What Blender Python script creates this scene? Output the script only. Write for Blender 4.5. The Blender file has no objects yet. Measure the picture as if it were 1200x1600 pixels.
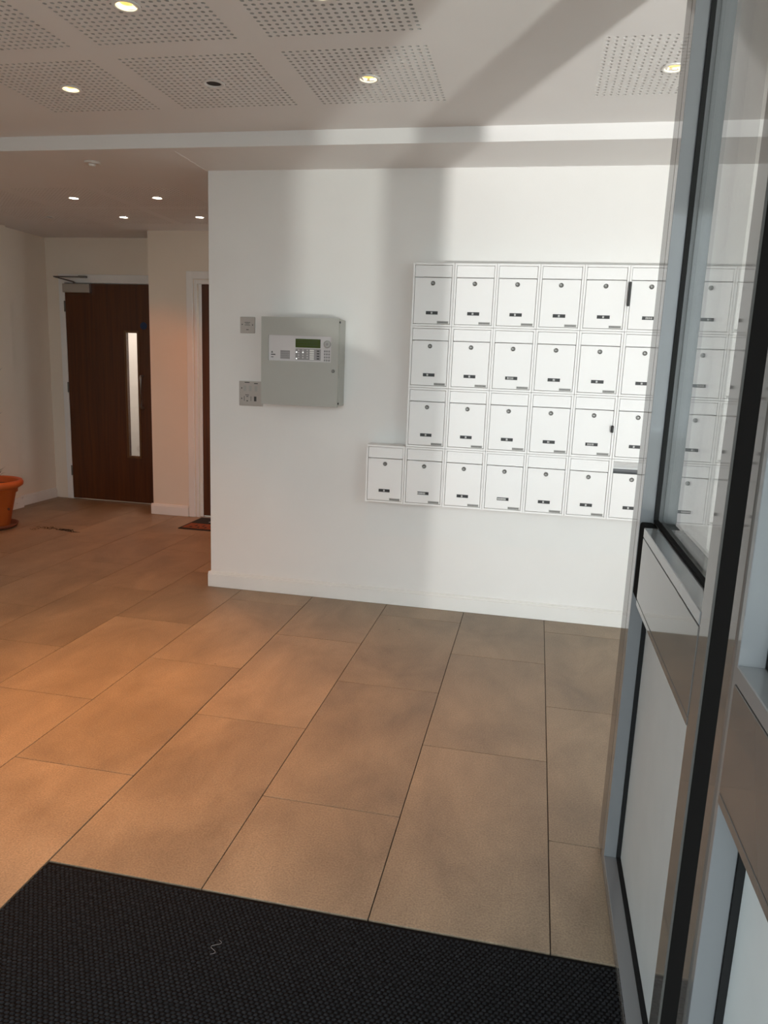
import bpy, bmesh, math, random
from mathutils import Vector, Matrix

random.seed(7)
S = bpy.context.scene
COL = S.collection

# ------------------------------------------------------------------ camera
YAW, PITCH, ROLL = (math.radians(a) for a in (-11.19609, 11.22335, -2.22795))
FPX = 1156.613


def cam_axes():
    cy, sy, cp, sp = math.cos(YAW), math.sin(YAW), math.cos(PITCH), math.sin(PITCH)
    fw = Vector((sy * cp, cy * cp, -sp))
    rt = Vector((cy, -sy, 0))
    dn = fw.cross(rt)
    cr, sr = math.cos(ROLL), math.sin(ROLL)
    return rt * cr + dn * sr, dn * cr - rt * sr, fw


cd = bpy.data.cameras.new('camera')
cam = bpy.data.objects.new('camera', cd)
COL.objects.link(cam)
rt, dn, fw = cam_axes()
m3 = Matrix((rt, -dn, -fw)).transposed()
cam.matrix_world = Matrix.Translation((0, 0, 1.5)) @ m3.to_4x4()
cd.sensor_fit = 'HORIZONTAL'
cd.sensor_width = 36
cd.lens = FPX / 1200 * 36
cd.clip_start = 0.02
S.camera = cam

# ------------------------------------------------------------------ sky, daylight, exposure
SKY = 5.1
DAY = 1280
w = bpy.data.worlds.new('sky')
S.world = w
w.use_nodes = True
bg = w.node_tree.nodes['Background']
bg.inputs['Color'].default_value = (0.83, 0.95, 1.0, 1)
bg.inputs['Strength'].default_value = SKY

ld = bpy.data.lights.new('forecourt_daylight', 'AREA')
ld.shape = 'RECTANGLE'
ld.size, ld.size_y = 0.25, 0.6
ld.energy = DAY
ld.color = (1.0, 0.99, 0.96)
lo = bpy.data.objects.new('forecourt_daylight', ld)
COL.objects.link(lo)
lo.location = (3.49, -3.8, 0.10)      # the sunlit patch of paving throws its light upwards
lo.rotation_euler = Vector((-0.041, 0.091, 1.0)).to_track_quat('-Z', 'Y').to_euler()

S.view_settings.view_transform = 'Standard'
S.view_settings.look = 'None'
S.view_settings.exposure = 0.0
S.view_settings.gamma = 1.0
S.view_settings.use_curve_mapping = False


# ------------------------------------------------------------------ materials
def mat(name, col, rough=0.5, metal=0.0, noise=None, bump=None, emit=None, spec=0.5, coat=0.0, objvar=0.0):
    """noise=(scale, amount[, detail]) varies the colour; bump=(scale, strength)."""
    m = bpy.data.materials.new(name)
    m.use_nodes = True
    nt = m.node_tree
    b = nt.nodes['Principled BSDF']
    b.inputs['Base Color'].default_value = (*col, 1)
    b.inputs['Roughness'].default_value = rough
    b.inputs['Metallic'].default_value = metal
    b.inputs['Specular IOR Level'].default_value = spec
    b.inputs['Coat Weight'].default_value = coat
    b.inputs['Coat Roughness'].default_value = 0.05
    tc = nt.nodes.new('ShaderNodeTexCoord')
    if noise:
        n = nt.nodes.new('ShaderNodeTexNoise')
        n.inputs['Scale'].default_value = noise[0]
        n.inputs['Detail'].default_value = noise[2] if len(noise) > 2 else 5
        nt.links.new(tc.outputs['Object'], n.inputs['Vector'])
        r = nt.nodes.new('ShaderNodeMapRange')
        r.inputs['From Min'].default_value = 0.3
        r.inputs['From Max'].default_value = 0.7
        r.inputs['To Min'].default_value = 1 - noise[1]
        r.inputs['To Max'].default_value = 1 + noise[1]
        nt.links.new(n.outputs['Fac'], r.inputs['Value'])
        h = nt.nodes.new('ShaderNodeHueSaturation')
        h.inputs['Color'].default_value = (*col, 1)
        nt.links.new(r.outputs['Result'], h.inputs['Value'])
        nt.links.new(h.outputs['Color'], b.inputs['Base Color'])
    if bump:
        n2 = nt.nodes.new('ShaderNodeTexNoise')
        n2.inputs['Scale'].default_value = bump[0]
        n2.inputs['Detail'].default_value = 4
        nt.links.new(tc.outputs['Object'], n2.inputs['Vector'])
        bp = nt.nodes.new('ShaderNodeBump')
        bp.inputs['Strength'].default_value = bump[1]
        bp.inputs['Distance'].default_value = 0.004
        nt.links.new(n2.outputs['Fac'], bp.inputs['Height'])
        nt.links.new(bp.outputs['Normal'], b.inputs['Normal'])
    if emit:
        b.inputs['Emission Color'].default_value = (*emit[0], 1)
        b.inputs['Emission Strength'].default_value = emit[1]
    return m


def mat_tile():
    m = bpy.data.materials.new('stone_tile')
    m.use_nodes = True
    nt = m.node_tree
    L = nt.links.new
    b = nt.nodes['Principled BSDF']
    geo = nt.nodes.new('ShaderNodeNewGeometry')
    oi = nt.nodes.new('ShaderNodeObjectInfo')
    add = nt.nodes.new('ShaderNodeVectorMath')
    add.operation = 'MULTIPLY_ADD'
    add.inputs[1].default_value = (1, 0.55, 1)
    mul = nt.nodes.new('ShaderNodeVectorMath')
    mul.operation = 'SCALE'
    mul.inputs['Scale'].default_value = 40
    comb = nt.nodes.new('ShaderNodeCombineXYZ')
    L(oi.outputs['Random'], comb.inputs['X'])
    L(oi.outputs['Random'], comb.inputs['Y'])
    L(comb.outputs['Vector'], mul.inputs[0])
    L(geo.outputs['Position'], add.inputs[0])
    L(mul.outputs['Vector'], add.inputs[2])
    big = nt.nodes.new('ShaderNodeTexNoise')
    big.inputs['Scale'].default_value = 3.2
    big.inputs['Detail'].default_value = 7
    big.inputs['Roughness'].default_value = 0.62
    big.inputs['Distortion'].default_value = 0.4
    L(add.outputs['Vector'], big.inputs['Vector'])
    fine = nt.nodes.new('ShaderNodeTexNoise')
    fine.inputs['Scale'].default_value = 170
    fine.inputs['Detail'].default_value = 3
    L(geo.outputs['Position'], fine.inputs['Vector'])
    ramp = nt.nodes.new('ShaderNodeValToRGB')
    e = ramp.color_ramp.elements
    e[0].position, e[0].color = 0.30, (0.185, 0.143, 0.098, 1)
    e[1].position, e[1].color = 0.72, (0.335, 0.264, 0.184, 1)
    L(big.outputs['Fac'], ramp.inputs['Fac'])
    # fine grain and a small change of tone from tile to tile
    mr = nt.nodes.new('ShaderNodeMapRange')
    mr.inputs['From Min'].default_value = 0.3
    mr.inputs['From Max'].default_value = 0.7
    mr.inputs['To Min'].default_value = 0.78
    mr.inputs['To Max'].default_value = 1.22
    L(fine.outputs['Fac'], mr.inputs['Value'])
    tr = nt.nodes.new('ShaderNodeMapRange')
    tr.inputs['To Min'].default_value = 0.92
    tr.inputs['To Max'].default_value = 1.06
    L(oi.outputs['Random'], tr.inputs['Value'])
    mm = nt.nodes.new('ShaderNodeMath')
    mm.operation = 'MULTIPLY'
    L(mr.outputs['Result'], mm.inputs[0])
    L(tr.outputs['Result'], mm.inputs[1])
    hs = nt.nodes.new('ShaderNodeHueSaturation')
    L(ramp.outputs['Color'], hs.inputs['Color'])
    L(mm.outputs['Value'], hs.inputs['Value'])
    # sparse dark specks
    vor = nt.nodes.new('ShaderNodeTexVoronoi')
    vor.inputs['Scale'].default_value = 2.3
    L(geo.outputs['Position'], vor.inputs['Vector'])
    sp = nt.nodes.new('ShaderNodeMapRange')
    sp.inputs['From Min'].default_value = 0.010
    sp.inputs['From Max'].default_value = 0.016
    L(vor.outputs['Distance'], sp.inputs['Value'])
    mx = nt.nodes.new('ShaderNodeMix')
    mx.data_type = 'RGBA'
    mx.inputs['A'].default_value = (0.07, 0.055, 0.045, 1)
    L(sp.outputs['Result'], mx.inputs['Factor'])
    L(hs.outputs['Color'], mx.inputs['B'])
    L(mx.outputs['Result'], b.inputs['Base Color'])
    rr = nt.nodes.new('ShaderNodeMapRange')
    rr.inputs['To Min'].default_value = 0.40
    rr.inputs['To Max'].default_value = 0.58
    L(big.outputs['Fac'], rr.inputs['Value'])
    L(rr.outputs['Result'], b.inputs['Roughness'])
    bp = nt.nodes.new('ShaderNodeBump')
    bp.inputs['Strength'].default_value = 0.12
    bp.inputs['Distance'].default_value = 0.002
    L(fine.outputs['Fac'], bp.inputs['Height'])
    L(bp.outputs['Normal'], b.inputs['Normal'])
    return m


def mat_wood(name, dark, light, scale=1.0, rough=0.42):
    m = bpy.data.materials.new(name)
    m.use_nodes = True
    nt = m.node_tree
    L = nt.links.new
    b = nt.nodes['Principled BSDF']
    tc = nt.nodes.new('ShaderNodeTexCoord')
    mp = nt.nodes.new('ShaderNodeMapping')
    mp.inputs['Scale'].default_value = (38 * scale, 38 * scale, 1.3 * scale)
    L(tc.outputs['Object'], mp.inputs['Vector'])
    n = nt.nodes.new('ShaderNodeTexNoise')
    n.inputs['Scale'].default_value = 1.0
    n.inputs['Detail'].default_value = 6
    n.inputs['Distortion'].default_value = 0.6
    L(mp.outputs['Vector'], n.inputs['Vector'])
    r = nt.nodes.new('ShaderNodeValToRGB')
    r.color_ramp.elements[0].position = 0.3
    r.color_ramp.elements[0].color = (*dark, 1)
    r.color_ramp.elements[1].position = 0.75
    r.color_ramp.elements[1].color = (*light, 1)
    L(n.outputs['Fac'], r.inputs['Fac'])
    L(r.outputs['Color'], b.inputs['Base Color'])
    b.inputs['Roughness'].default_value = rough
    return m


def mat_glass(name, tint=(0.99, 1.0, 0.995)):
    m = bpy.data.materials.new(name)
    m.use_nodes = True
    nt = m.node_tree
    L = nt.links.new
    nt.nodes.remove(nt.nodes['Principled BSDF'])
    out = nt.nodes['Material Output']
    tr = nt.nodes.new('ShaderNodeBsdfTransparent')
    tr.inputs['Color'].default_value = (*tint, 1)
    gl = nt.nodes.new('ShaderNodeBsdfGlossy')
    gl.inputs['Roughness'].default_value = 0.0
    fr = nt.nodes.new('ShaderNodeFresnel')
    geo = nt.nodes.new('ShaderNodeNewGeometry')
    ior = nt.nodes.new('ShaderNodeMapRange')      # thin pane: the same reflectance on entering and leaving
    ior.inputs['To Min'].default_value = 1.75
    ior.inputs['To Max'].default_value = 1 / 1.75
    L(geo.outputs['Backfacing'], ior.inputs['Value'])
    L(ior.outputs['Result'], fr.inputs['IOR'])
    mix = nt.nodes.new('ShaderNodeMixShader')
    L(fr.outputs['Fac'], mix.inputs['Fac'])
    L(tr.outputs['BSDF'], mix.inputs[1])
    L(gl.outputs['BSDF'], mix.inputs[2])
    L(mix.outputs['Shader'], out.inputs['Surface'])
    return m


M = {
    'wall': mat('white_wall_paint', (0.80, 0.79, 0.765), 0.55, noise=(1.7, 0.025), bump=(260, 0.10)),
    'wallwarm': mat('lamp_tinted_white_wall', (0.80, 0.72, 0.61), 0.55, noise=(1.7, 0.025), bump=(260, 0.10)),  # white corridor walls, with the warm lamp light tinted into the colour
    'ceil': mat('white_ceiling_paint', (0.76, 0.75, 0.735), 0.7, noise=(1.2, 0.025), bump=(180, 0.06)),
    'skirt': mat('white_gloss_trim', (0.80, 0.79, 0.76), 0.32, noise=(4, 0.02)),
    'caulk': mat('white_caulk', (0.85, 0.84, 0.82), 0.4),
    'edge': mat('raw_plaster_edge', (0.50, 0.48, 0.45), 0.8),
    'void': mat('black_felt', (0.035, 0.033, 0.03), 0.9),
    'tile': mat_tile(),
    'grout': mat('dark_grout', (0.055, 0.048, 0.042), 0.9, noise=(60, 0.2)),
    'loops': mat('charcoal_loop_yarn', (0.016, 0.016, 0.0175), 0.9, noise=(70, 0.45), spec=0.15),
    'mat': mat('charcoal_mat_fibre', (0.0035, 0.0035, 0.004), 0.9, noise=(90, 0.35), spec=0.15),
    'box': mat('white_powder_coat', (0.86, 0.86, 0.85), 0.38, noise=(3, 0.015)),
    'boxshade': mat('box_inside_shade', (0.16, 0.16, 0.165), 0.6),  # shade inside the open mailbox, given as a dark colour
    'chrome': mat('brushed_steel', (0.52, 0.51, 0.49), 0.28, 1.0),
    'lockdk': mat('dark_lock_steel', (0.20, 0.20, 0.19), 0.38, 0.75),
    'black': mat('black_plastic', (0.015, 0.015, 0.015), 0.45),
    'rubber': mat('black_rubber', (0.019, 0.019, 0.019), 0.75, spec=0.0),
    'white': mat('white_print', (0.75, 0.75, 0.73), 0.5),
    'greytag': mat('grey_label', (0.42, 0.42, 0.40), 0.5),
    'dktext': mat('dark_print', (0.05, 0.05, 0.05), 0.6),
    'alarm': mat('grey_enamel', (0.42, 0.42, 0.385), 0.40, noise=(5, 0.02)),
    'fascia': mat('pale_grey_fascia', (0.62, 0.60, 0.60), 0.45),
    'fasciadk': mat('mid_grey_fascia', (0.30, 0.29, 0.29), 0.5),
    'lcd': mat('green_lcd', (0.055, 0.085, 0.012), 0.25),
    'lcdline': mat('dark_lcd_text', (0.025, 0.04, 0.008), 0.4),
    'led': mat('white_led', (0.9, 0.9, 0.9), 0.4, emit=((1, 1, 1), 1.2)),
    'plate': mat('satin_steel_plate', (0.50, 0.47, 0.44), 0.38, 0.35),
    'frame': mat('grey_gloss_frame', (0.105, 0.100, 0.094), 0.045, spec=0.5),
    'bead': mat('grey_gloss_bead', (0.175, 0.180, 0.185), 0.05, spec=0.5),
    'panel': mat('grey_satin_panel', (0.55, 0.585, 0.59), 0.42, noise=(9, 0.03)),
    'glass': mat_glass('clear_glass'),
    'wood': mat_wood('walnut_veneer', (0.055, 0.014, 0.002), (0.100, 0.028, 0.004)),
    'woodbead': mat_wood('oak_bead', (0.10, 0.042, 0.012), (0.17, 0.075, 0.024)),
    'blue': mat('blue_sign', (0.007, 0.03, 0.09), 0.4),
    'terra': mat('terracotta_plastic', (0.50, 0.115, 0.022), 0.45, noise=(6, 0.06)),
    'terradk': mat('brown_plastic', (0.14, 0.04, 0.018), 0.5, noise=(6, 0.1)),
    'soil': mat('dark_soil', (0.03, 0.02, 0.013), 0.95, noise=(50, 0.4)),
    'leaf': mat('green_leaf', (0.05, 0.09, 0.03), 0.5, noise=(20, 0.2)),
    'coir': mat('red_brown_coir', (0.20, 0.055, 0.02), 0.95, noise=(120, 0.3)),
    'coirdk': mat('black_coir', (0.012, 0.012, 0.013), 0.95, noise=(120, 0.3)),
    'warm': mat('warm_lamp', (1, 0.8, 0.4), 0.5, emit=((1.0, 0.66, 0.13), 0.95)),
    'warmring': mat('lit_lamp_rim', (1, 0.9, 0.7), 0.5, emit=((1.0, 0.88, 0.60), 1.15)),
    'cool': mat('bright_lamp', (1, 0.95, 0.85), 0.5, emit=((1.0, 0.93, 0.82), 9)),
    'ring': mat('white_enamel_ring', (0.72, 0.71, 0.68), 0.3),
    'pave': mat('pale_paving', (0.42, 0.40, 0.37), 0.8, noise=(2, 0.1)),
    'lint': mat('white_lint', (0.30, 0.30, 0.31), 0.9),
}


# ------------------------------------------------------------------ mesh helpers
class MB:
    def __init__(self):
        self.bm = bmesh.new()
        self.mi = 0

    def box(self, x0, x1, y0, y1, z0, z1, bev=0.0, seg=1):
        t = bmesh.new()
        r = bmesh.ops.create_cube(t, size=1)
        for v in t.verts:
            v.co = Vector((x0 + (v.co.x + .5) * (x1 - x0), y0 + (v.co.y + .5) * (y1 - y0), z0 + (v.co.z + .5) * (z1 - z0)))
        if bev > 0:
            bmesh.ops.bevel(t, geom=t.edges[:], offset=bev, segments=seg, profile=0.5, affect='EDGES')
        self._merge(t)
        return self

    def _merge(self, t):
        me = bpy.data.meshes.new('tmp')
        t.to_mesh(me)
        t.free()
        n = len(self.bm.faces)
        self.bm.from_mesh(me)
        self.bm.faces.ensure_lookup_table()
        for f in self.bm.faces[n:]:
            f.material_index = self.mi
        bpy.data.meshes.remove(me)

    def lathe(self, prof, centre, axis='Z', n=24, caps=True):
        """prof: list of (radius, height); axis Z up or Y towards -Y (height goes to -Y)."""
        c = Vector(centre)
        rings = []
        for r, h in prof:
            ring = []
            for i in range(n):
                a = 2 * math.pi * i / n
                if axis == 'Z':
                    p = c + Vector((r * math.cos(a), r * math.sin(a), h))
                else:
                    p = c + Vector((r * math.cos(a), -h, r * math.sin(a)))
                ring.append(self.bm.verts.new(p))
            rings.append(ring)
        for a, b in zip(rings, rings[1:]):
            for i in range(n):
                f = self.bm.faces.new((a[i], a[(i + 1) % n], b[(i + 1) % n], b[i]))
                f.material_index = self.mi
                f.smooth = True
        for ring in (rings[0], rings[-1]) if caps else ():
            f = self.bm.faces.new(ring)
            f.material_index = self.mi
        return self

    def poly(self, pts):
        f = self.bm.faces.new([self.bm.verts.new(p) for p in pts])
        f.material_index = self.mi
        return self

    def tube(self, pts, rad, n=8, taper=None):
        pts = [Vector(p) for p in pts]
        rings = []
        for i, p in enumerate(pts):
            d = (pts[min(i + 1, len(pts) - 1)] - pts[max(i - 1, 0)]).normalized()
            u = d.cross(Vector((0, 0, 1)))
            if u.length < 1e-3:
                u = d.cross(Vector((1, 0, 0)))
            u.normalize()
            v = d.cross(u)
            r = rad if taper is None else rad * taper[i]
            rings.append([self.bm.verts.new(p + (u * math.cos(2 * math.pi * k / n) + v * math.sin(2 * math.pi * k / n)) * r) for k in range(n)])
        for a, b in zip(rings, rings[1:]):
            for k in range(n):
                f = self.bm.faces.new((a[k], a[(k + 1) % n], b[(k + 1) % n], b[k]))
                f.smooth = True
                f.material_index = self.mi
        self.bm.faces.new(rings[0]).material_index = self.mi
        self.bm.faces.new(rings[-1]).material_index = self.mi
        return self

    def build(self, name, material, parent=None, at=None):
        bmesh.ops.recalc_face_normals(self.bm, faces=self.bm.faces[:])
        me = bpy.data.meshes.new(name)
        if at is not None:
            bmesh.ops.translate(self.bm, verts=self.bm.verts[:], vec=-Vector(at))
        self.bm.to_mesh(me)
        self.bm.free()
        for mm in (material if isinstance(material, (list, tuple)) else [material]):
            me.materials.append(M[mm] if isinstance(mm, str) else mm)
        o = bpy.data.objects.new(name, me)
        COL.objects.link(o)
        if at is not None:
            o.location = at
        if parent is not None:
            o.parent = parent
        return o


def empty(name, loc=(0, 0, 0)):
    o = bpy.data.objects.new(name, None)
    o.empty_display_size = 0.05
    COL.objects.link(o)
    o.location = loc
    return o


def thing(o, label, cat, group=None):
    o['label'] = label
    o['category'] = cat
    if group:
        o['group'] = group
    return o


def struct(o, label=None):
    o['kind'] = 'structure'
    if label:
        o['label'] = label
    return o


def boxes(name, material, lst, parent=None, bev=0.0):
    b = MB()
    for q in lst:
        b.box(*q, bev=bev)
    return b.build(name, material, parent)


# ------------------------------------------------------------------ key measures (metres)
ZC, ZS = 2.684, 2.61          # lobby ceiling, lower soffit and corridor ceiling
YW = 4.47                     # face of the mailbox wall
XC = -2.05                    # its outer corner
YB = 3.993                    # face of the down-stand
XL = -4.85                    # left wall
YF = -0.35                    # front (entrance) line
XR = 3.2

# ------------------------------------------------------------------ walls
struct(boxes('wall_back', 'wall', [(XC, XR + .2, YW, 6.30, 0, ZS + .1)]), 'white painted wall that carries the mailboxes')
# corridor end walls with two door openings
D1 = (-4.70, -3.70, 2.19)     # opening of the first door
YD = 6.88
struct(boxes('wall_corridor_end', 'wallwarm', [(-5.1, D1[0], YD, YD + .12, 0, ZS + .1), (D1[1], -3.40, YD, YD + .12, 0, ZS + .1),
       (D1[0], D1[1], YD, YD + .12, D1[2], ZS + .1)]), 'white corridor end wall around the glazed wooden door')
YP = 6.472
D2 = (-3.085, -2.16, 2.16)
struct(boxes('wall_corridor_pier', 'wallwarm', [(-3.56, D2[0], YP, YD + .12, 0, ZS + .1), (D2[1], XC + .3, YP, YP + .2, 0, ZS + .1),
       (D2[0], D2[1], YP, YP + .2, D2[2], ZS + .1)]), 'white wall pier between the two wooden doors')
struct(boxes('wall_left', 'wallwarm', [(XL - .2, XL, YF, 6.26, 0, ZC + .12), (-5.1, -4.90, 6.26, 7.0, 0, ZS + .1)]), 'white left wall with a shallow step')
struct(boxes('wall_right', 'wall', [(XR, XR + .2, YF, YW, 0, ZC + .12)]), 'white right wall behind the glazed screen')
# unseen entrance front: openings and middle block shaped to keep daylight off the corridor
struct(boxes('wall_front', 'wall', [(XL - .2, -1.75, YF - .2, YF, 0, ZC + .12), (.30, 1.30, YF - .2, YF, 0, 2.42), (-1.75, XR + .2, YF - .2, YF, 2.42, ZC + .12)]), 'unseen entrance wall behind the viewer, its openings shaped to steer the daylight')
# rooms behind the doors
struct(boxes('wall_stairwell', 'wall', [(-5.1, -3.2, 8.3, 8.4, 0, ZS), (-5.2, -5.1, 7.0, 8.4, 0, ZS), (-3.3, -3.2, 7.0, 8.4, 0, ZS),
       (-5.2, -3.2, 7.0, 8.4, ZS, ZS + .1)]), 'white stairwell wall seen through the door glass')
pl = bpy.data.lights.new('stairwell_lamp', 'POINT')
pl.energy = 34
pl.color = (1, 0.86, 0.78)
pl.shadow_soft_size = 0.15
po = bpy.data.objects.new('stairwell_lamp', pl)
COL.objects.link(po)
po.location = (-4.2, 7.5, 2.2)

# ------------------------------------------------------------------ floor: base and single tiles
floor = struct(boxes('floor', 'grout', [(-5.2, XR + .2, YF - .2, 8.4, -0.12, -0.008)]), 'large taupe stone tiles laid in half bond')
TX0, TP = 0.146, 0.4925
TYA, TYB, TL = 2.235, 2.740, 1.004
MX0, MX1, MY0, MY1 = -1.333, 2.60, -0.20, 1.747   # sunken mat
GAP = 0.0016
cache = {}


def tile(x0, x1, y0, y1):
    k = (round(x1 - x0, 4), round(y1 - y0, 4))
    cx, cy = (x0 + x1) / 2, (y0 + y1) / 2
    if k not in cache:
        a, b_ = k[0] / 2 - GAP, k[1] / 2 - GAP
        mb = MB().box(-a, a, -b_, b_, -0.008, 0.0, bev=0.0007)
        o = mb.build('tile', 'tile', floor)
        cache[k] = o.data
    else:
        o = bpy.data.objects.new('tile', cache[k])
        COL.objects.link(o)
        o.parent = floor
    o.location = (cx, cy, 0)


for c in range(-11, 7):
    x0 = TX0 + c * TP
    x1 = x0 + TP
    base = TYA if c % 2 == 0 else TYB
    for r in range(-4, 6):
        y0, y1 = base + r * TL, base + (r + 1) * TL
        a0, a1 = max(x0, -5.15), min(x1, XR + .1)
        b0, b1 = max(y0, YF - .1), min(y1, 7.0)
        if a1 - a0 < .03 or b1 - b0 < .03:
            continue
        if c == -4 and a1 > MX0:      # joint beside the mat edge
            a1 = min(a1, MX0)
        if a0 >= MX0 - .05 and a1 <= MX1 + .2 and b0 < MY1 - .01:
            if b1 <= MY1 + .01:
                continue
            b0 = MY1
        tile(a0, a1, b0, b1)

# ------------------------------------------------------------------ entrance mat
em = empty('entrance_mat', (0, 1.0, -.008))
thing(em, 'black ribbed entrance mat sunk into the tiled floor at the doorway', 'mat')
mb = MB().box(MX0 + .003, MX1, MY0, MY1 - .003, -0.008, -0.002)
o = mb.build('backing', 'mat')
o.parent = em
o.matrix_parent_inverse = Matrix.Translation((0, -1.0, .008))
verts, faces = [], []
px, py = 0.0145, 0.0100
row = 0
y = 0.80
while y < MY1 - .010:
    x = MX0 + .008 + (px / 2 if row % 2 else 0)
    while x < 1.2:
        jx, jy = random.uniform(-.0006, .0006), random.uniform(-.0005, .0005)
        h = 0.0022 + random.uniform(-.0004, .0005)
        sk = 0.0022                         # nubs lean to one side like twisted loops
        b0 = len(verts)
        for dx, dy, dz in ((-.0060, -.0030, -.002), (.0040, -.0030, -.002), (.0060, .0030, -.002), (-.0040, .0030, -.002),
                           (-.0030 - sk * .2, -.0014, h), (.0030 - sk * .2, -.0014, h), (.0034 + sk * .2, .0016, h), (-.0026 + sk * .2, .0016, h)):
            verts.append((x + jx + dx, y + jy + dy, dz))
        for f in ((4, 5, 6, 7), (0, 1, 5, 4), (1, 2, 6, 5), (2, 3, 7, 6), (3, 0, 4, 7)):
            faces.append(tuple(b0 + k for k in f))
        x += px
    y += py
    row += 1
me = bpy.data.meshes.new('woven_loops')
me.from_pydata(verts, [], faces)
me.materials.append(M['loops'])
o = bpy.data.objects.new('woven_loops', me)
COL.objects.link(o)
o.parent = em
o.matrix_parent_inverse = Matrix.Translation((0, -1.0, .008))
o['kind'] = 'stuff'

# ------------------------------------------------------------------ skirting boards
def skirting(name, x0, x1, y0, y1, face, label):
    """face: '-y','+x','-x' - the side turned to the room; y0..y1/x0..x1 is the wall line."""
    t, h = 0.018, 0.103
    b = MB()
    if face == '-y':
        b.box(x0, x1, y0 - t, y0, 0.0005, h - .016, bev=.0015)
        b.box(x0, x1, y0 - t * .72, y0, h - .016, h - .006, bev=.001)
        b.box(x0, x1, y0 - t * .5, y0, h - .006, h, bev=.001)
    elif face == '+x':
        b.box(x0, x0 + t, y0, y1, 0.0005, h - .016, bev=.0015)
        b.box(x0, x0 + t * .6, y0, y1, h - .016, h, bev=.001)
    else:
        b.box(x0 - t, x0, y0, y1, 0.0005, h - .016, bev=.0015)
        b.box(x0 - t * .6, x0, y0, y1, h - .016, h, bev=.001)
    return struct(b.build(name, 'skirt'), label)


skirting('baseboard_back', XC - .016, XR, YW, YW, '-y', 'white skirting board under the mailboxes')
skirting('baseboard_corner', XC, XC, YW, YP, '-x', 'white skirting board round the wall corner')
skirting('baseboard_left', XL, XL, YF, 6.26, '+x', 'white skirting board along the left wall')
skirting('baseboard_step', XL - .05, XL + .018, 6.278, 6.278, '-y', 'short skirting board at the wall step').location = (0, 0, 0)
skirting('baseboard_recess', -4.90, -4.90, 6.278, YD - .012, '+x', 'white skirting board in the door recess')
skirting('baseboard_pier', -3.578, -3.19, YP, YP, '-y', 'white skirting board on the pier between the doors')

# ------------------------------------------------------------------ ceilings
NH, PX_, PY_ = 20, 0.562, 0.578
pitx, pity = PX_ / (NH - 1), PY_ / (NH - 1)
PW, PH = pitx * NH, pity * NH


def perforated_mesh(hr):
    v, f, mi = [], [], []
    for i in range(NH):
        for j in range(NH):
            cx, cy = (i - (NH - 1) / 2) * pitx, (j - (NH - 1) / 2) * pity
            if abs(cx) < pitx and abs(cy) < pity:
                continue                       # the fitting's cut-out
            b = len(v)
            for k in range(8):
                a = math.pi / 4 * k
                dx = (1 if math.cos(a) > .3 else -1 if math.cos(a) < -.3 else 0) * pitx / 2
                dy = (1 if math.sin(a) > .3 else -1 if math.sin(a) < -.3 else 0) * pity / 2
                v.append((cx + dx, cy + dy, 0))
            for z in (0, 0.0125):
                for k in range(8):
                    a = math.pi / 4 * k
                    v.append((cx + hr * math.cos(a), cy + hr * math.sin(a), z))
            for k in range(8):
                n = (k + 1) % 8
                f.append((b + k, b + 8 + k, b + 8 + n, b + n)); mi.append(0)
                f.append((b + 8 + k, b + 16 + k, b + 16 + n, b + 8 + n)); mi.append(2)
    b = len(v)                                 # dark backing felt
    X, Y = PW / 2, PH / 2
    c, e = pitx, pity
    for x0, x1, y0, y1 in ((-X, -c, -Y, Y), (c, X, -Y, Y), (-c, c, -Y, -e), (-c, c, e, Y)):
        b = len(v)
        v += [(x0, y0, .0125), (x1, y0, .0125), (x1, y1, .0125), (x0, y1, .0125)]
        f.append((b, b + 3, b + 2, b + 1)); mi.append(1)
    me = bpy.data.meshes.new('perforated_panel')
    me.from_pydata(v, [], f)
    me.materials.append(M['ceil'])
    me.materials.append(M['void'])
    me.materials.append(M['edge'])
    for p, k in zip(me.polygons, mi):
        p.material_index = k
    return me


PMESH = perforated_mesh(0.0080)
PMESH_FINE = perforated_mesh(0.0052)


def ceiling(name, x0, x1, y0, y1, z, centres, label):
    xs = sorted({x0, x1, *[c[0] - PW / 2 for c in centres], *[c[0] + PW / 2 for c in centres]})
    ys = sorted({y0, y1, *[c[1] - PH / 2 for c in centres], *[c[1] + PH / 2 for c in centres]})
    b = MB()
    for a0, a1 in zip(xs, xs[1:]):
        for b0, b1 in zip(ys, ys[1:]):
            mx, my = (a0 + a1) / 2, (b0 + b1) / 2
            if any(abs(mx - c[0]) < PW / 2 and abs(my - c[1]) < PH / 2 for c in centres):
                b.box(a0, a1, b0, b1, z + .1, z + .12)
            else:
                b.box(a0, a1, b0, b1, z, z + .12)
    o = struct(b.build(name, 'ceil'), label)
    for c in centres:
        p = bpy.data.objects.new('perforated_panel', PMESH if z == ZC else PMESH_FINE)
        COL.objects.link(p)
        p.location = (c[0], c[1], z)
        p.parent = o
    return o


CX, CY = (-2.195, -1.495, -0.793), (3.325, 2.603, 1.88)
lobby_c = [(x, y) for x in CX for y in CY] + [(0.434, CY[0])]
ceiling('ceiling', XL - .2, XR + .2, YF - .2, YB, ZC, lobby_c, 'white lobby ceiling with square perforated panels')
hall_c = [(x, y) for x in (-4.118, -3.427, -2.763) for y in (5.165, 5.862)]
ceiling('ceiling.001', -5.1, XC, YB + .02, 7.0, ZS, hall_c, 'lower white corridor ceiling with small downlights')
struct(boxes('trim_1', 'ceil', [(XC, XR + .2, YB, YW + .05, ZS, ZS + .2), (XL - .2, XC, YB, YB + .02, ZS, ZS + .2)]),
       'white down-stand above the mailbox wall')
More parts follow.
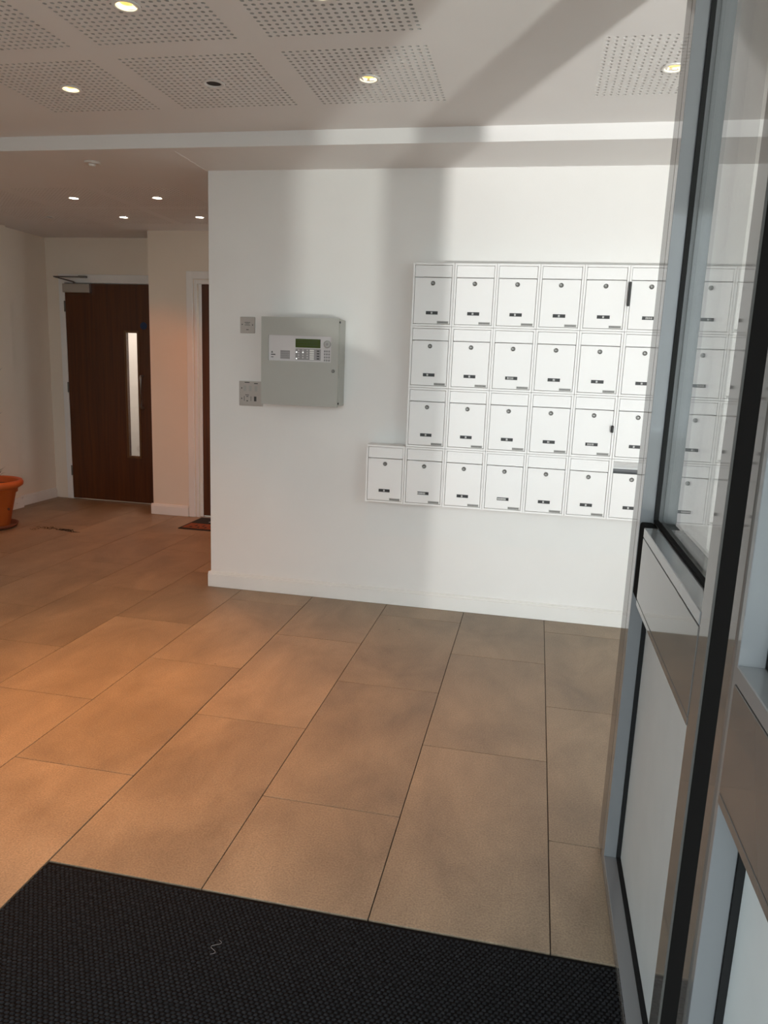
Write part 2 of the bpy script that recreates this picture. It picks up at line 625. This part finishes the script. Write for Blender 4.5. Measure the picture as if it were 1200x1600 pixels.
# ragged caulk: joint in the soffit and along the wall head
b = MB()
pts = [(XC - .006 + random.uniform(-.003, .003), YB + .05 + i * .042, ZS) for i in range(11)]
b.tube(pts, .004, 6, [.3, .8, 1, 1.1, .9, .9, 1, .9, .8, .9, 1])
x = XC
while x < 0.7:
    l = random.uniform(.05, .16)
    b.tube([(x, YW, ZS), (x + l * .5, YW - .001, ZS - .001), (x + l, YW, ZS)], .0035, 5, [.4, 1, .4])
    x += l + random.uniform(.03, .15)
struct(b.build('trim_2', 'caulk'), 'thin ragged line of white caulk at the wall head')

# ------------------------------------------------------------------ downlights
WARM = (1.0, 0.35, 0.045)
HALLC = (1.0, 0.25, 0.015)


def downlight(x, y, z, lit, label, energy=0.0, colour=WARM, size=72, group=None, r=0.049, cool=False):
    o = empty('ceiling_downlight', (x, y, z))
    thing(o, label, 'ceiling light', group)
    MB().lathe([(r - .013, .0), (r - .013, -.004), (r - .004, -.006), (r, -.003), (r, .0)], (0, 0, 0), n=28, caps=False).build('trim_ring', 'ring', o)
    inner = r - .013
    b = MB()
    n = 28
    prof = [(inner, -.003), (inner * .92, .012), (inner * .80, .030)]
    rings = [[b.bm.verts.new((rr * math.cos(2 * math.pi * i / n), rr * math.sin(2 * math.pi * i / n), h)) for i in range(n)] for rr, h in prof]
    for a, c in zip(rings, rings[1:]):
        for i in range(n):
            b.bm.faces.new((a[i], a[(i + 1) % n], c[(i + 1) % n], c[i])).smooth = True
    b.build('reflector', ('warmring' if lit and not cool else 'cool' if lit else 'ring'), o)
    if lit:
        MB().lathe([(inner * .84, .020), (inner * .6, .008), (inner * .25, .004)], (0, 0, 0), n=24).build('bulb', 'cool' if cool else 'warm', o)
    else:
        MB().lathe([(inner * .98, .002), (inner * .5, .003)], (0, 0, 0), n=24).build('socket', 'void', o)
    if energy:
        sd = bpy.data.lights.new('downlight_beam', 'SPOT')
        sd.energy = energy
        sd.color = colour
        sd.spot_size = math.radians(size)
        sd.spot_blend = 0.9
        sd.shadow_soft_size = 0.03
        so = bpy.data.objects.new('downlight_beam', sd)
        COL.objects.link(so)
        so.location = (0, 0, -.012)
        so.parent = o
    return o


E0 = 88
g = 'round ceiling downlights in the lobby'
downlight(-1.492, 2.603, ZC, True, 'lit warm downlight nearest the viewer in the top left perforated panel', E0, group=g)
downlight(-2.195, 3.325, ZC, True, 'lit warm downlight at the far left of the lobby ceiling', E0, group=g)
downlight(-1.495, 3.325, ZC, False, 'unlit downlight with a black opening between two lit ones', group=g)
downlight(-0.799, 3.333, ZC, True, 'lit warm downlight in the middle panel above the mailbox wall', E0 * .32, group=g)
downlight(0.428, 3.335, ZC, True, 'lit yellow downlight beside the glazed screen', E0 * .25, group=g)
for yy in (2.603, 1.88):
    downlight(-2.195, yy, ZC, True, 'warm downlight above the left foreground, %s row from the mat' % ('second' if yy > 2 else 'first'), E0, group=g)
downlight(-0.793, 2.603, ZC, True, 'warm downlight above the middle of the lobby floor', E0 * .3, group=g)
downlight(-1.495, 1.88, ZC, True, 'warm downlight above the front edge of the mat', E0 * .8, group=g)
g = 'small bright downlights in the corridor ceiling'
EH = 25
downlight(-3.42, 5.165, ZS, True, 'bright corridor downlight in the near row, the left one', EH, HALLC, 95, g, .044, True)
downlight(-2.763, 5.172, ZS, True, 'bright corridor downlight in the near row, the right one', EH, HALLC, 95, g, .044, True)
downlight(-3.435, 5.862, ZS, True, 'bright corridor downlight in the far row above the wooden door', EH, HALLC, 95, g, .044, True)
downlight(-2.764, 5.862, ZS, True, 'bright corridor downlight in the far row beside the wall corner', EH, HALLC, 95, g, .044, True)
downlight(-4.118, 5.862, ZS, False, 'unlit corridor downlight at the far left', group=g, r=.044)
sd = empty('ceiling_sensor', (-2.677, 4.239, ZS))
thing(sd, 'small white disc sensor on the corridor ceiling behind the down-stand', 'sensor')
MB().lathe([(.045, 0), (.045, -.006), (.040, -.012)], (0, 0, 0), n=24).build('base', 'ring', sd)
MB().lathe([(.022, -.012), (.020, -.022), (.012, -.026)], (0, 0, 0), n=20).build('cap', 'ring', sd)

# ------------------------------------------------------------------ door 1 (glazed wooden door)
d1 = struct(empty('door_1', (-4.684, YD, 0)), 'dark wooden door with a narrow vision panel and overhead closer')


def part(mb, name, m, parent):
    o = mb.build(name, m)
    o.parent = parent
    o.matrix_parent_inverse = parent.matrix_world.inverted() if parent.parent is None and parent.type != 'EMPTY' else Matrix.Translation(-Vector(parent.location))
    return o


FY = YD - .016
part(MB().box(-4.755, -4.692, FY, YD + .1, .001, 2.265, bev=.002), 'frame_jamb', 'skirt', d1)
part(MB().box(-3.700, -3.637, FY, YD - .001, .001, 2.265, bev=.002), 'frame_jamb', 'skirt', d1)
part(MB().box(-4.692, -3.700, FY, YD + .1, 2.184, 2.265, bev=.002), 'frame_head', 'skirt', d1)
LY = FY - .004
part(MB().box(-4.692, -3.700, LY + .0445, YD + .09, 2.150, 2.184).box(-4.692, -4.672, LY + .0445, YD + .09, .001, 2.150).box(-3.715, -3.700, LY + .0445, YD + .09, .001, 2.150), 'door_stop', 'skirt', d1)
GX0, GX1, GZ0, GZ1 = -4.028, -3.911, .493, 1.715
mb = MB()
for q in [(-4.684, GX0 - .004, .012, 2.176), (GX1 + .004, -3.704, .012, 2.176), (GX0 - .004, GX1 + .004, .012, GZ0 - .004), (GX0 - .004, GX1 + .004, GZ1 + .004, 2.176)]:
    mb.box(q[0], q[1], LY, LY + .044, q[2], q[3])
part(mb, 'leaf', 'wood', d1)
mb = MB()
for q in [(GX0 - .022, GX0, GZ0 - .022, GZ1 + .022), (GX1, GX1 + .022, GZ0 - .022, GZ1 + .022), (GX0, GX1, GZ0 - .022, GZ0), (GX0, GX1, GZ1, GZ1 + .022)]:
    mb.box(q[0], q[1], LY - .008, LY + .01, q[2], q[3], bev=.002)
part(mb, 'glazing_bead', 'woodbead', d1)
part(MB().box(GX0 - .003, GX1 + .003, LY + .018, LY + .024, GZ0 - .003, GZ1 + .003), 'vision_pane', 'glass', d1)
for z in (1.955, 1.156, .301):
    part(MB().box(-4.700, -4.682, LY - .006, LY + .003, z - .05, z + .05, bev=.002).lathe([(.007, -.052), (.007, .052)], (-4.690, LY - .006, z), n=10), 'hinge', 'lockdk', d1)
cl = part(MB().box(-4.680, -4.385, LY - .050, LY, 2.086, 2.170, bev=.004), 'door_closer', 'chrome', d1)
mb = MB().tube([(-4.56, LY - .03, 2.188), (-4.72, LY - .12, 2.226), (-4.46, LY - .03, 2.236)], .007, 8)
mb.box(-4.50, -4.42, LY - .055, LY - .012, 2.228, 2.246, bev=.003)
mb.lathe([(.012, 0), (.012, .02)], (-4.56, LY - .03, 2.168), n=12)
part(mb, 'closer_arm', 'lockdk', d1)
part(MB().lathe([(.036, 0), (.036, .003)], (-3.837, LY, 1.786), 'Y', 24), 'fire_door_sign', 'blue', d1)
hx = -3.857
mb = MB().tube([(hx, LY, 1.30), (hx, LY - .045, 1.30), (hx, LY - .055, 1.285), (hx, LY - .055, 1.00), (hx, LY - .045, .985), (hx, LY, .985)], .010, 12)
part(mb, 'pull_handle', 'chrome', d1)

# ------------------------------------------------------------------ door 2 (beside the wall corner)
d2 = struct(empty('door_2', (D2[0], YP, 0)), 'dark wooden door half hidden behind the wall corner')
part(MB().box(-3.183, -3.122, YP - .016, YP - .0005, .001, 2.262, bev=.003), 'architrave', 'skirt', d2)
part(MB().box(-3.122, -2.12, YP - .016, YP - .0005, 2.195, 2.262, bev=.003), 'architrave', 'skirt', d2)
part(MB().box(-3.112, -3.086, YP - .006, YP + .09, .001, 2.19, bev=.002), 'jamb', 'skirt', d2)
part(MB().box(-3.086, -3.060, YP + .03, YP + .09, .001, 2.16, bev=.002), 'door_stop', 'skirt', d2)
part(MB().box(-3.086, -2.16, YP - .006, YP + .09, 2.155, 2.19, bev=.002), 'jamb', 'skirt', d2)
part(MB().box(-3.06, -2.165, YP + .045, YP + .089, .012, 2.154), 'leaf', 'wood', d2)

# ------------------------------------------------------------------ glazed entrance leaves
FX = 0.306
RX = 0.342           # where the gasket starts
GX = 0.354           # face of the glass
BX = 0.420           # back of the frame
ZT = 2.675


def leaf(idx, label, yf0, yf1, ybead, yn0, yn1, gap):
    """far stile yf0..yf1 (far is larger y), near stile yn0..yn1; openings between yn1 and yf0."""
    d = struct(empty('door_%d' % idx, (FX, yf1, 0)), label)
    z0 = .012
    mb = MB()
    mb.box(FX, BX + (.08 if idx == 3 else 0), ybead + .0012, yf1, z0, ZT, bev=.003 if idx == 3 else .012, seg=2 if idx == 3 else 4)  # far leaf: extra unseen depth added at the back to widen its shadow
    part(mb, 'stile', 'frame', d)
    part(MB().box(FX, RX, yf0, ybead - .0012, z0 + .001, ZT - .001, bev=.0008).box(RX, BX, yf0 - .002, ybead, z0, ZT), 'glazing_bead', 'bead', d)
    part(MB().box(FX, BX, yn0, yn1, z0, ZT, bev=.0008), 'stile', 'frame', d)
    # rails
    part(MB().box(FX, BX, yn1, yf0, z0, .036, bev=.001), 'bottom_rail', 'frame', d)
    part(MB().box(FX, BX, yn1, yf0, .038, .058, bev=.001), 'glazing_bead', 'bead', d)
    part(MB().box(FX, BX, yn1, yf0, 2.56, ZT, bev=.001), 'top_rail', 'frame', d)
    zr0, zr1 = .890, 1.104
    yr = yf0 - gap
    mb = MB()
    mb.box(FX - .0015, RX, yn1, yr, zr0 + .018, zr1 - .0285, bev=.0008)
    mb.box(FX - .0015, RX, yn1, yr, zr0, zr0 + .0155, bev=.0008)
    mb.box(RX, BX, yn1, yf0, zr0 + .001, zr1 - .001)
    part(mb, 'middle_rail', 'frame', d)
    part(MB().box(FX - .0015, RX, yn1, yr, zr1 - .026, zr1, bev=.0015), 'glazing_bead', 'bead', d)
    if gap > 0:
        part(MB().box(FX + .001, RX, yr, yf0, zr0 + .004, zr1 - .003, bev=.006, seg=2), 'rail_gap_filler', 'rubber', d)  # black piece filling the gap at the rail end
    for za, zb, nm, mt in ((zr1, 2.56, 'window_pane', 'glass'), (.058, zr0, 'infill_panel', 'panel')):
        mb = MB()
        g_ = .006
        for q in [(yn1, yn1 + g_, za, zb), (yf0 - g_, yf0, za, zb), (yn1 + g_, yf0 - g_, za, za + g_), (yn1 + g_, yf0 - g_, zb - g_, zb)]:
            mb.box(RX, GX, q[0], q[1], q[2], q[3])
        part(mb, 'gasket', 'rubber', d)
        if nm == 'window_pane':
            part(MB().box(GX, GX + .005, yn1, yf0, za, zb), nm, mt, d)
            part(MB().box(GX + .021, GX + .026, yn1, yf0, za, zb), nm, mt, d)
        else:
            part(MB().box(GX, GX + .03, yn1, yf0, za, zb), nm, mt, d)
    return d


d3 = leaf(3, 'far leaf of the grey framed glazed screen with a grey lower panel', 2.117, 2.270, 2.172, 1.245, 1.310, .10)
part(MB().box(FX + .004, BX - .01, 1.142, 1.2445, .012, ZT), 'edge_seal', 'rubber', d3)
d4 = leaf(4, 'near leaf of the grey framed glazed screen at the right edge', 1.065, 1.140, 1.082, .30, .38, 0)

# ------------------------------------------------------------------ fire alarm panel
ax0, ax1, az0, az1 = -1.649, -1.165, 1.239, 1.757
AF = 4.325
ap = empty('alarm_control_panel', ((ax0 + ax1) / 2, YW, az0))
thing(ap, 'grey metal fire alarm control panel with green display on the white wall', 'alarm panel')
part(MB().box(ax0 + .004, ax1, AF + .018, YW - .001, az0 + .006, az1 - .003, bev=.003), 'cabinet', 'alarm', ap)
ix0, ix1, iz0, iz1 = -1.604, -1.213, 1.502, 1.652
mb = MB()
for q in [(ax0, ix0, az0, az1), (ix1, ax1 - .003, az0, az1), (ix0, ix1, az0, iz0), (ix0, ix1, iz1, az1)]:
    mb.box(q[0], q[1], AF, AF + .016, q[2], q[3])
adoor = part(mb, 'cabinet_door', 'alarm', ap)
FA = AF + .010
fas = part(MB().box(ix0, ix1, FA, FA + .005, iz0, iz1), 'control_fascia', 'fascia', ap)


def sub(mb, name, m, parent):
    o = mb.build(name, m)
    o.parent = parent
    o.matrix_parent_inverse = Matrix.Translation(Vector(ap.location) * -1) if parent is ap else Matrix()
    return o


def onf(x0, x1, z0, z1, d=.0015, bev=0.0):
    return MB().box(x0, x1, FA - d, FA + .001, z0, z1, bev=bev)


disp = sub(onf(-1.436, -1.281, 1.583, 1.634, .003), 'display', 'lcd', fas)
mb = MB()
for zz in (1.622, 1.612, 1.598):
    mb.box(-1.428, -1.300, FA - .0034, FA - .0028, zz - .0012, zz + .0012)
sub(mb, 'display_text', 'lcdline', fas)
sub(onf(-1.436, -1.312, 1.511, 1.577, .001), 'indicator_panel', 'fasciadk', fas)
for i in range(3):
    for j in range(4):
        x = -1.424 + i * .027
        sub(onf(x - .004 + .008, x + .012, 1.521 + j * .0145, 1.528 + j * .0145, .0018), 'indicator_label', 'fascia', fas)
for x, z in ((-1.429, 1.556), (-1.389, 1.556), (-1.429, 1.518)):
    sub(MB().lathe([(.004, 0), (.003, .004)], (x, FA, z), 'Y', 12), 'indicator_light', 'led', fas)
for j in range(5):
    sub(onf(-1.347, -1.320, 1.514 + j * .0122, 1.5235 + j * .0122, .002), 'key', 'white', fas)
sub(onf(-1.311, -1.279, 1.511, 1.577, .001), 'key_panel', 'fasciadk', fas)
for j in range(4):
    sub(onf(-1.302, -1.288, 1.517 + j * .015, 1.524 + j * .015, .002), 'key', 'dktext', fas)
mb = MB()
for j in range(4):
    mb.box(-1.531, -1.471, FA - .001, FA, 1.516 + j * .0125, 1.525 + j * .0125)
for i in range(6):
    mb.box(-1.529 + i * .0100, -1.522 + i * .0100, FA - .0016, FA - .0006, 1.514, 1.564)
sub(mb, 'speaker_grille', 'fasciadk', fas)
for i in range(3):
    for j in range(4):
        sub(onf(-1.259 + i * .0135, -1.250 + i * .0135, 1.508 + j * .0175, 1.519 + j * .0175, .003, .001), 'number_key', 'fasciadk', fas)
sub(MB().lathe([(.022, 0), (.022, .003), (.014, .004)], (-1.240, FA, 1.607), 'Y', 24), 'dial_ring', 'greytag', fas)
sub(MB().lathe([(.008, .003), (.007, .006)], (-1.240, FA, 1.607), 'Y', 16), 'dial_centre', 'fasciadk', fas)
mb = MB()
t = bmesh.new()
mb.poly([(-1.590, FA - .0006, 1.548), (-1.577, FA - .0006, 1.548), (-1.5835, FA - .0006, 1.560)])
for q in [(-1.590, -1.562, 1.535, 1.541), (-1.590, -1.574, 1.521, 1.525)]:
    mb.box(q[0], q[1], FA - .0006, FA, q[2], q[3])
sub(mb, 'maker_mark', 'dktext', fas)
sub(MB().lathe([(.010, 0), (.010, .006), (.006, .010)], (-1.197, AF, 1.452), 'Y', 20), 'door_lock', 'lockdk', ap)
for z in (1.735, 1.262):
    sub(MB().lathe([(.004, 0), (.004, .003)], (-1.163, AF + .003, z), 'Y', 10).box(-1.166, -1.1615, AF + .006, AF + .017, z - .006, z + .006), 'hinge_pin', 'black', ap)


# ------------------------------------------------------------------ metal wall plates
def wall_plate(name, x0, x1, z0, z1, label, details):
    o = empty(name, ((x0 + x1) / 2, YW, z0))
    thing(o, label, 'wall plate')
    part(MB().box(x0, x1, YW - .009, YW - .0005, z0, z1, bev=.002), 'plate', 'plate', o)
    for nm, mt, lst in details:
        mb = MB()
        for q in lst:
            if len(q) == 3:
                mb.lathe([(q[2], 0), (q[2], .0012)], (q[0], YW - .009, q[1]), 'Y', 10)
            else:
                mb.box(q[0], q[1], YW - .0098, YW - .0088, q[2], q[3])
            if nm != 'engraving':
                part(mb, nm, mt, o)
                mb = MB()
        if nm == 'engraving':
            part(mb, nm, mt, o)['kind'] = 'stuff'
    return o


x0, x1, z0, z1 = -1.840, -1.744, 1.662, 1.760
xm = (x0 + x1) / 2
wall_plate('wall_plate', x0, x1, z0, z1, 'small square steel fuse plate left of the alarm panel, the upper one', [
    ('screw', 'dktext', [(x0 + .014, z0 + .052, .0035), (x1 - .014, z0 + .050, .0035)]),
    ('engraving', 'dktext', [(xm - .018, xm + .018, z0 + .063, z0 + .066), (xm - .013, xm + .013, z0 + .055, z0 + .0575), (xm - .018, xm + .018, z0 + .047, z0 + .0495), (xm - .008, xm + .008, z0 + .019, z0 + .023)])])
x0, x1, z0, z1 = -1.847, -1.690, 1.214, 1.368
wall_plate('wall_plate', x0, x1, z0, z1, 'large steel double socket plate tucked behind the lower left of the alarm panel', [
    ('screw', 'dktext', [(x0 + .018, z0 + .11, .004), (x0 + .018, z0 + .045, .004)]),
    ('switch', 'greytag', [(x0 + .030, x0 + .048, z0 + .092, z0 + .126), (x0 + .066, x0 + .084, z0 + .092, z0 + .126), (x0 + .104, x0 + .122, z0 + .092, z0 + .126)]),
    ('engraving', 'dktext', [(x0 + .038, x0 + .070, z0 + .143, z0 + .148), (x0 + .10, x0 + .125, z0 + .138, z0 + .143), (x0 + .042, x0 + .066, z0 + .066, z0 + .070), (x0 + .048, x0 + .062, z0 + .056, z0 + .060)]),
    ('socket_slot', 'dktext', [(x0 + .034, x0 + .037, z0 + .030, z0 + .060), (x0 + .078, x0 + .081, z0 + .030, z0 + .060), (x0 + .05, x0 + .06, z0 + .028, z0 + .034), (x0 + .10, x0 + .116, z0 + .03, z0 + .06)])])

# ------------------------------------------------------------------ mailboxes
BW, BH, BD = 0.2377, 0.3503, 0.120
BY = YW - BD
BX0, BZT = -0.7465, 2.079


def mailbox_meshes():
    P = {}
    b = MB()
    e = .0006
    mg = .0125
    # carcase: back, sides, top, bottom and the face frame
    b.box(e, BW - e, BD - .003, BD - .0005, e, BH - e)
    for q in [(e, mg, 0, BD - .003, e, BH - e), (BW - mg, BW - e, 0, BD - .003, e, BH - e), (mg, BW - mg, 0, BD - .003, e, mg), (mg, BW - mg, 0, BD - .003, BH - mg, BH - e)]:
        b.box(*q, bev=.0012)
    P['carcase'] = (b, 'box')
    b = MB().box(mg + .0015, BW - mg - .0015, .004, .0065, BH - mg - .0655, BH - mg - .0015, bev=.0008)
    for k in range(4):
        b.box(mg + .006, BW - mg - .006, .0033, .0045, BH - mg - .018 - k * .012, BH - mg - .0165 - k * .012)
    b.box(mg + .0015, BW - mg - .0015, .001, .0055, BH - mg - .0655, BH - mg - .061, bev=.0008)
    P['letter_flap'] = (b, 'box')
    P['door'] = (MB().box(mg + .0020, BW - mg - .0020, .0005, .0035, mg + .0020, BH - mg - .0690, bev=.0010), 'box')
    zl = BH - .112
    P['lock'] = (MB().lathe([(.0125, 0), (.0125, .004), (.0095, .006), (.0092, .0045), (.004, .0045)], (BW / 2, 0, zl), 'Y', 20), 'lockdk')
    P['name_plate'] = (MB().box(BW / 2 - .034, BW / 2 + .034, -.0018, .001, .066, .084, bev=.0006), 'black')
    b = MB().box(BW - mg - .074, BW - mg - .008, -.0010, .001, mg + .004, mg + .018, bev=.0004)
    P['maker_label'] = (b, 'greytag')
    return P


PM = {}
for k, (b, mt) in mailbox_meshes().items():
    o = b.build(k, mt)
    PM[k] = o.data
    bpy.data.objects.remove(o)


def strokes(kind):
    """small white figures on the name plate: short upright strokes, too small to read."""
    b = MB()
    c = BW / 2
    zz0, zz1 = .0695, .0805
    spans = {1: [(-.008, -.0045), (-.0025, .0005)], 2: [(-.008, -.005), (-.003, -.001), (.001, .003)],
             4: [(-.018, -.0145), (-.010, -.007), (-.002, .001), (.006, .0085), (.012, .0145)],
             6: [(-.030, -.026), (-.023, -.019), (-.016, -.012), (-.009, -.004), (-.001, .003), (.006, .010), (.013, .017)]}[kind]
    for a0, a1 in spans:
        b.box(c + a0, c + a1, -.0022, -.0016, zz0, zz1)
    o = b.build('lettering', 'white')
    d = o.data
    bpy.data.objects.remove(o)
    return d


STR = {k: strokes(k) for k in (1, 2, 4, 6)}
b = MB()
for k in range(9):
    b.box(BW - .0125 - .070 + k * .0066, BW - .0125 - .0665 + k * .0066, -.0013, -.0009, .0195, .0275)
o = b.build('label_lettering', 'dktext')
LABL = o.data
bpy.data.objects.remove(o)

ORD = ['first', 'second', 'third', 'fourth', 'fifth', 'sixth', 'seventh']
ROW = ['top', 'second', 'third', 'bottom']
WIDE = {(0, 5): 4, (1, 2): 4, (2, 4): 4, (3, 0): 6, (3, 2): 6, (2, 3): 2, (1, 3): 2}
GRP = 'white mailboxes on the wall'
for r in range(4):
    cols = range(-1, 6) if r == 3 else range(0, 6)
    for c in cols:
        x = BX0 + c * BW
        z = BZT - (r + 1) * BH
        o = empty('mailbox', (x, BY + random.uniform(-.0012, .0012), z))
        n = c + (1 if r == 3 else 0)
        lab = 'white metal mailbox, %s from the left in the %s row' % (ORD[n], ROW[r])
        if (r, c) == (3, 5):
            lab = 'white metal mailbox with its letter flap pushed open, seventh in the bottom row'
        if (r, c) == (0, 5):
            lab = 'white metal mailbox with a black grip on its left edge, sixth in the top row'
        if (r, c) == (2, 4):
            lab = 'white metal mailbox with a black clip on its right edge, fifth in the third row'
        if (r, c) == (3, -1):
            lab = 'white metal mailbox sticking out alone at the left end of the bottom row'
        thing(o, lab, 'mailbox', GRP)
        for k in ('carcase', 'letter_flap', 'door', 'lock', 'name_plate', 'maker_label'):
            p = bpy.data.objects.new(k, PM[k])
            COL.objects.link(p)
            p.parent = o
            if k == 'letter_flap' and (r, c) == (3, 5):
                p.location = (0, -.001, .0)
                # swings inward about its top edge, leaving a dark slot
                ang = math.radians(46)
                piv = Vector((0, .004, BH - .014))
                p.matrix_basis = Matrix.Translation(piv) @ Matrix.Rotation(ang, 4, 'X') @ Matrix.Translation(-piv)
        d = STR[WIDE.get((r, c), 1)]
        p = bpy.data.objects.new('lettering', d)
        COL.objects.link(p)
        p.parent = o
        p.location = (random.choice((-.004, 0, .003)), 0, 0)
        p = bpy.data.objects.new('label_lettering', LABL)
        COL.objects.link(p)
        p.parent = o
        MBX = o
        if (r, c) == (3, 5):
            MB().box(.0128, BW - .0128, .060, .1165, .013, BH - .0135).build('interior_shade_block', 'boxshade', o)  # dark filler block standing in for the shade inside the open box
        if (r, c) == (0, 5):
            MB().box(-.0020, .0125, -.020, .001, .135, .262, bev=.004, seg=2).build('black_grip', 'black', o)
        if (r, c) == (2, 4):
            MB().box(BW - .022, BW - .008, -.024, .001, .148, .188, bev=.005, seg=2).build('black_clip', 'black', o)

# ------------------------------------------------------------------ plant pot at the left edge
PC = (-4.50, 5.45)
sa = empty('pot_saucer', (PC[0], PC[1], 0))
thing(sa, 'brown plastic saucer under the orange plant pot', 'saucer')
MB().lathe([(.150, .0005), (.178, .012), (.192, .040), (.186, .040), (.172, .018), (.148, .012), (.02, .011)], (0, 0, 0), n=40).build('dish', 'terradk', sa)
pp = empty('potted_plant', (PC[0], PC[1], .0125))
thing(pp, 'orange plastic plant pot with a thin leafy plant at the left edge', 'potted plant')
MB().lathe([(.115, 0), (.125, .01), (.185, .300), (.192, .305), (.196, .335), (.214, .337), (.243, .358), (.246, .382), (.236, .402), (.220, .404), (.204, .390), (.198, .30), (.06, .29)],
           (0, 0, 0), n=48).build('pot', 'terra', pp)
MB().lathe([(.200, .350), (.12, .362), (.03, .366)], (0, 0, 0), n=32).build('soil', 'soil', pp)
mb = MB()
mb.tube([(.186 * math.cos(t_) + .012, .05, .20 + .012 * math.sin(t_ * 2)) for t_ in (0, .05)], .004, 6)
mb.lathe([(.012, 0), (.012, .006), (.006, .006), (.006, 0)], (.178, -.03, .165), 'Y', 14)
mb.build('drain_loop', 'terradk', pp)


def blade(p0, p1, sag, wdt, n=7):
    p0, p1 = Vector(p0), Vector(p1)
    side = (p1 - p0).cross(Vector((0, 0, 1))).normalized()
    b = MB()
    L_, R_, T_ = [], [], []
    for i in range(n):
        t_ = i / (n - 1)
        p = p0.lerp(p1, t_) + Vector((0, 0, sag * 4 * t_ * (1 - t_)))
        ww = wdt * (0.35 + 0.65 * math.sin(math.pi * min(1, t_ * .9 + .1))) * (1 - t_ ** 4) + .0004
        L_.append(b.bm.verts.new(p - side * ww))
        R_.append(b.bm.verts.new(p + side * ww))
        T_.append(b.bm.verts.new(p + Vector((0, 0, -ww * .5))))
    for i in range(n - 1):
        b.bm.faces.new((L_[i], L_[i + 1], T_[i + 1], T_[i]))
        b.bm.faces.new((T_[i], T_[i + 1], R_[i + 1], R_[i]))
        b.bm.faces.new((L_[i], R_[i], R_[i + 1], L_[i + 1]))
    return b


MB().tube([(0, 0, .35), (.005, .01, .60), (-.01, .0, .85), (.0, .01, 1.08)], .012, 8, [1, .9, .8, .6]).build('stem', 'leaf', pp)
rnd = random.Random(3)
for i in range(22):
    a = i * 2.4
    z = .62 + .48 * (i / 22)
    l = rnd.uniform(.10, .135)
    blade((0, 0, z), (l * math.cos(a), l * math.sin(a), z + rnd.uniform(.10, .20)), .03, .008).build('leaf', 'leaf', pp)
blade((.02, 0, 1.06), (.172, 0, 1.345), .05, .009).build('leaf', 'leaf', pp)
for i in range(5):
    a = -.6 + i * .5
    blade((.03, .0, .36), (.03 + .10 * math.cos(a), .08 * math.sin(a), .46 + .03 * (i % 3)), .03, .005).build('leaf', 'leaf', pp)

# soil spilled on the tiles
verts, faces = [], []
rnd = random.Random(11)


def crumb(x, y, s):
    b0 = len(verts)
    for dx, dy, dz in ((-1, -.6, 0), (1, -.7, 0), (.8, .8, 0), (-.9, .7, 0), (-.3, -.2, .9), (.5, .1, .7)):
        verts.append((x + dx * s * rnd.uniform(.6, 1.2), y + dy * s * rnd.uniform(.6, 1.2), .0006 + dz * s * .7))
    for f in ((0, 1, 5, 4), (1, 2, 5), (2, 3, 4, 5), (3, 0, 4), (3, 2, 1, 0)):
        faces.append(tuple(b0 + k for k in f))


for cx, cy, sx, sy, n, s in ((-4.06, 5.58, .10, .05, 150, .0035), (-3.90, 5.56, .07, .025, 170, .006), (-3.80, 5.52, .05, .012, 40, .005), (-4.15, 5.50, .05, .05, 30, .003)):
    for _ in range(n):
        crumb(cx + rnd.gauss(0, sx * .5), cy + rnd.gauss(0, sy * .5), s * rnd.uniform(.5, 1.3))
me = bpy.data.meshes.new('spilled_soil')
me.from_pydata(verts, [], faces)
me.materials.append(M['soil'])
o = bpy.data.objects.new('spilled_soil', me)
COL.objects.link(o)
thing(o, 'dark crumbs of soil spilled on the tiles beside the plant pot', 'soil')
o['kind'] = 'stuff'

# ------------------------------------------------------------------ doormat in front of door 2
dm = empty('doormat', (-2.7, 6.2, 0))
thing(dm, 'black doormat with a red-brown patterned band in front of the right door', 'doormat')
X0, X1, Y0, Y1 = -3.045, -2.30, 5.955, 6.44
part(MB().box(X0, X1, Y0, Y1, .0005, .008, bev=.002), 'rubber_backing', 'coirdk', dm)
part(MB().box(X0 + .025, X1 - .025, Y0 + .025, Y0 + .215, .007, .012, bev=.001), 'patterned_band', 'coir', dm)
part(MB().box(X0 + .025, X1 - .025, Y0 + .222, Y1 - .02, .007, .012, bev=.001), 'pile', 'coirdk', dm)
mb = MB()
for i in range(9):
    x = X0 + .08 + i * .07
    mb.box(x, x + .022, Y0 + .05, Y0 + .085, .0115, .0128)
    mb.box(x + .03, x + .045, Y0 + .10, Y0 + .15, .0115, .0128)
part(mb, 'band_pattern', 'coirdk', dm)
mb = MB()
for a, c in (((-2.88, 6.24), (-2.80, 6.33)), ((-2.84, 6.22), (-2.74, 6.29)), ((-2.78, 6.34), (-2.70, 6.37)), ((-2.9, 6.33), (-2.84, 6.36))):
    mb.tube([(a[0], a[1], .0125), ((a[0] + c[0]) / 2, (a[1] + c[1]) / 2 + .012, .0125), (c[0], c[1], .0125)], .004, 6)
part(mb, 'motif', 'greytag', dm)

# ------------------------------------------------------------------ lint on the mat
pts = []
for i in range(22):
    t_ = i / 21
    pts.append((-.712 + .010 * math.sin(t_ * 9.5) + .004 * t_, 1.528 + .050 * t_, .0030))
o = MB().tube(pts, .00045, 5).build('lint_thread', 'lint')
thing(o, 'short curled white thread lying on the black mat', 'thread')

# ------------------------------------------------------------------ outside ground
struct(boxes('ground', 'pave', [(-12, 14, -16, YF - .2, -.15, -.02)]), 'paved forecourt outside the entrance')
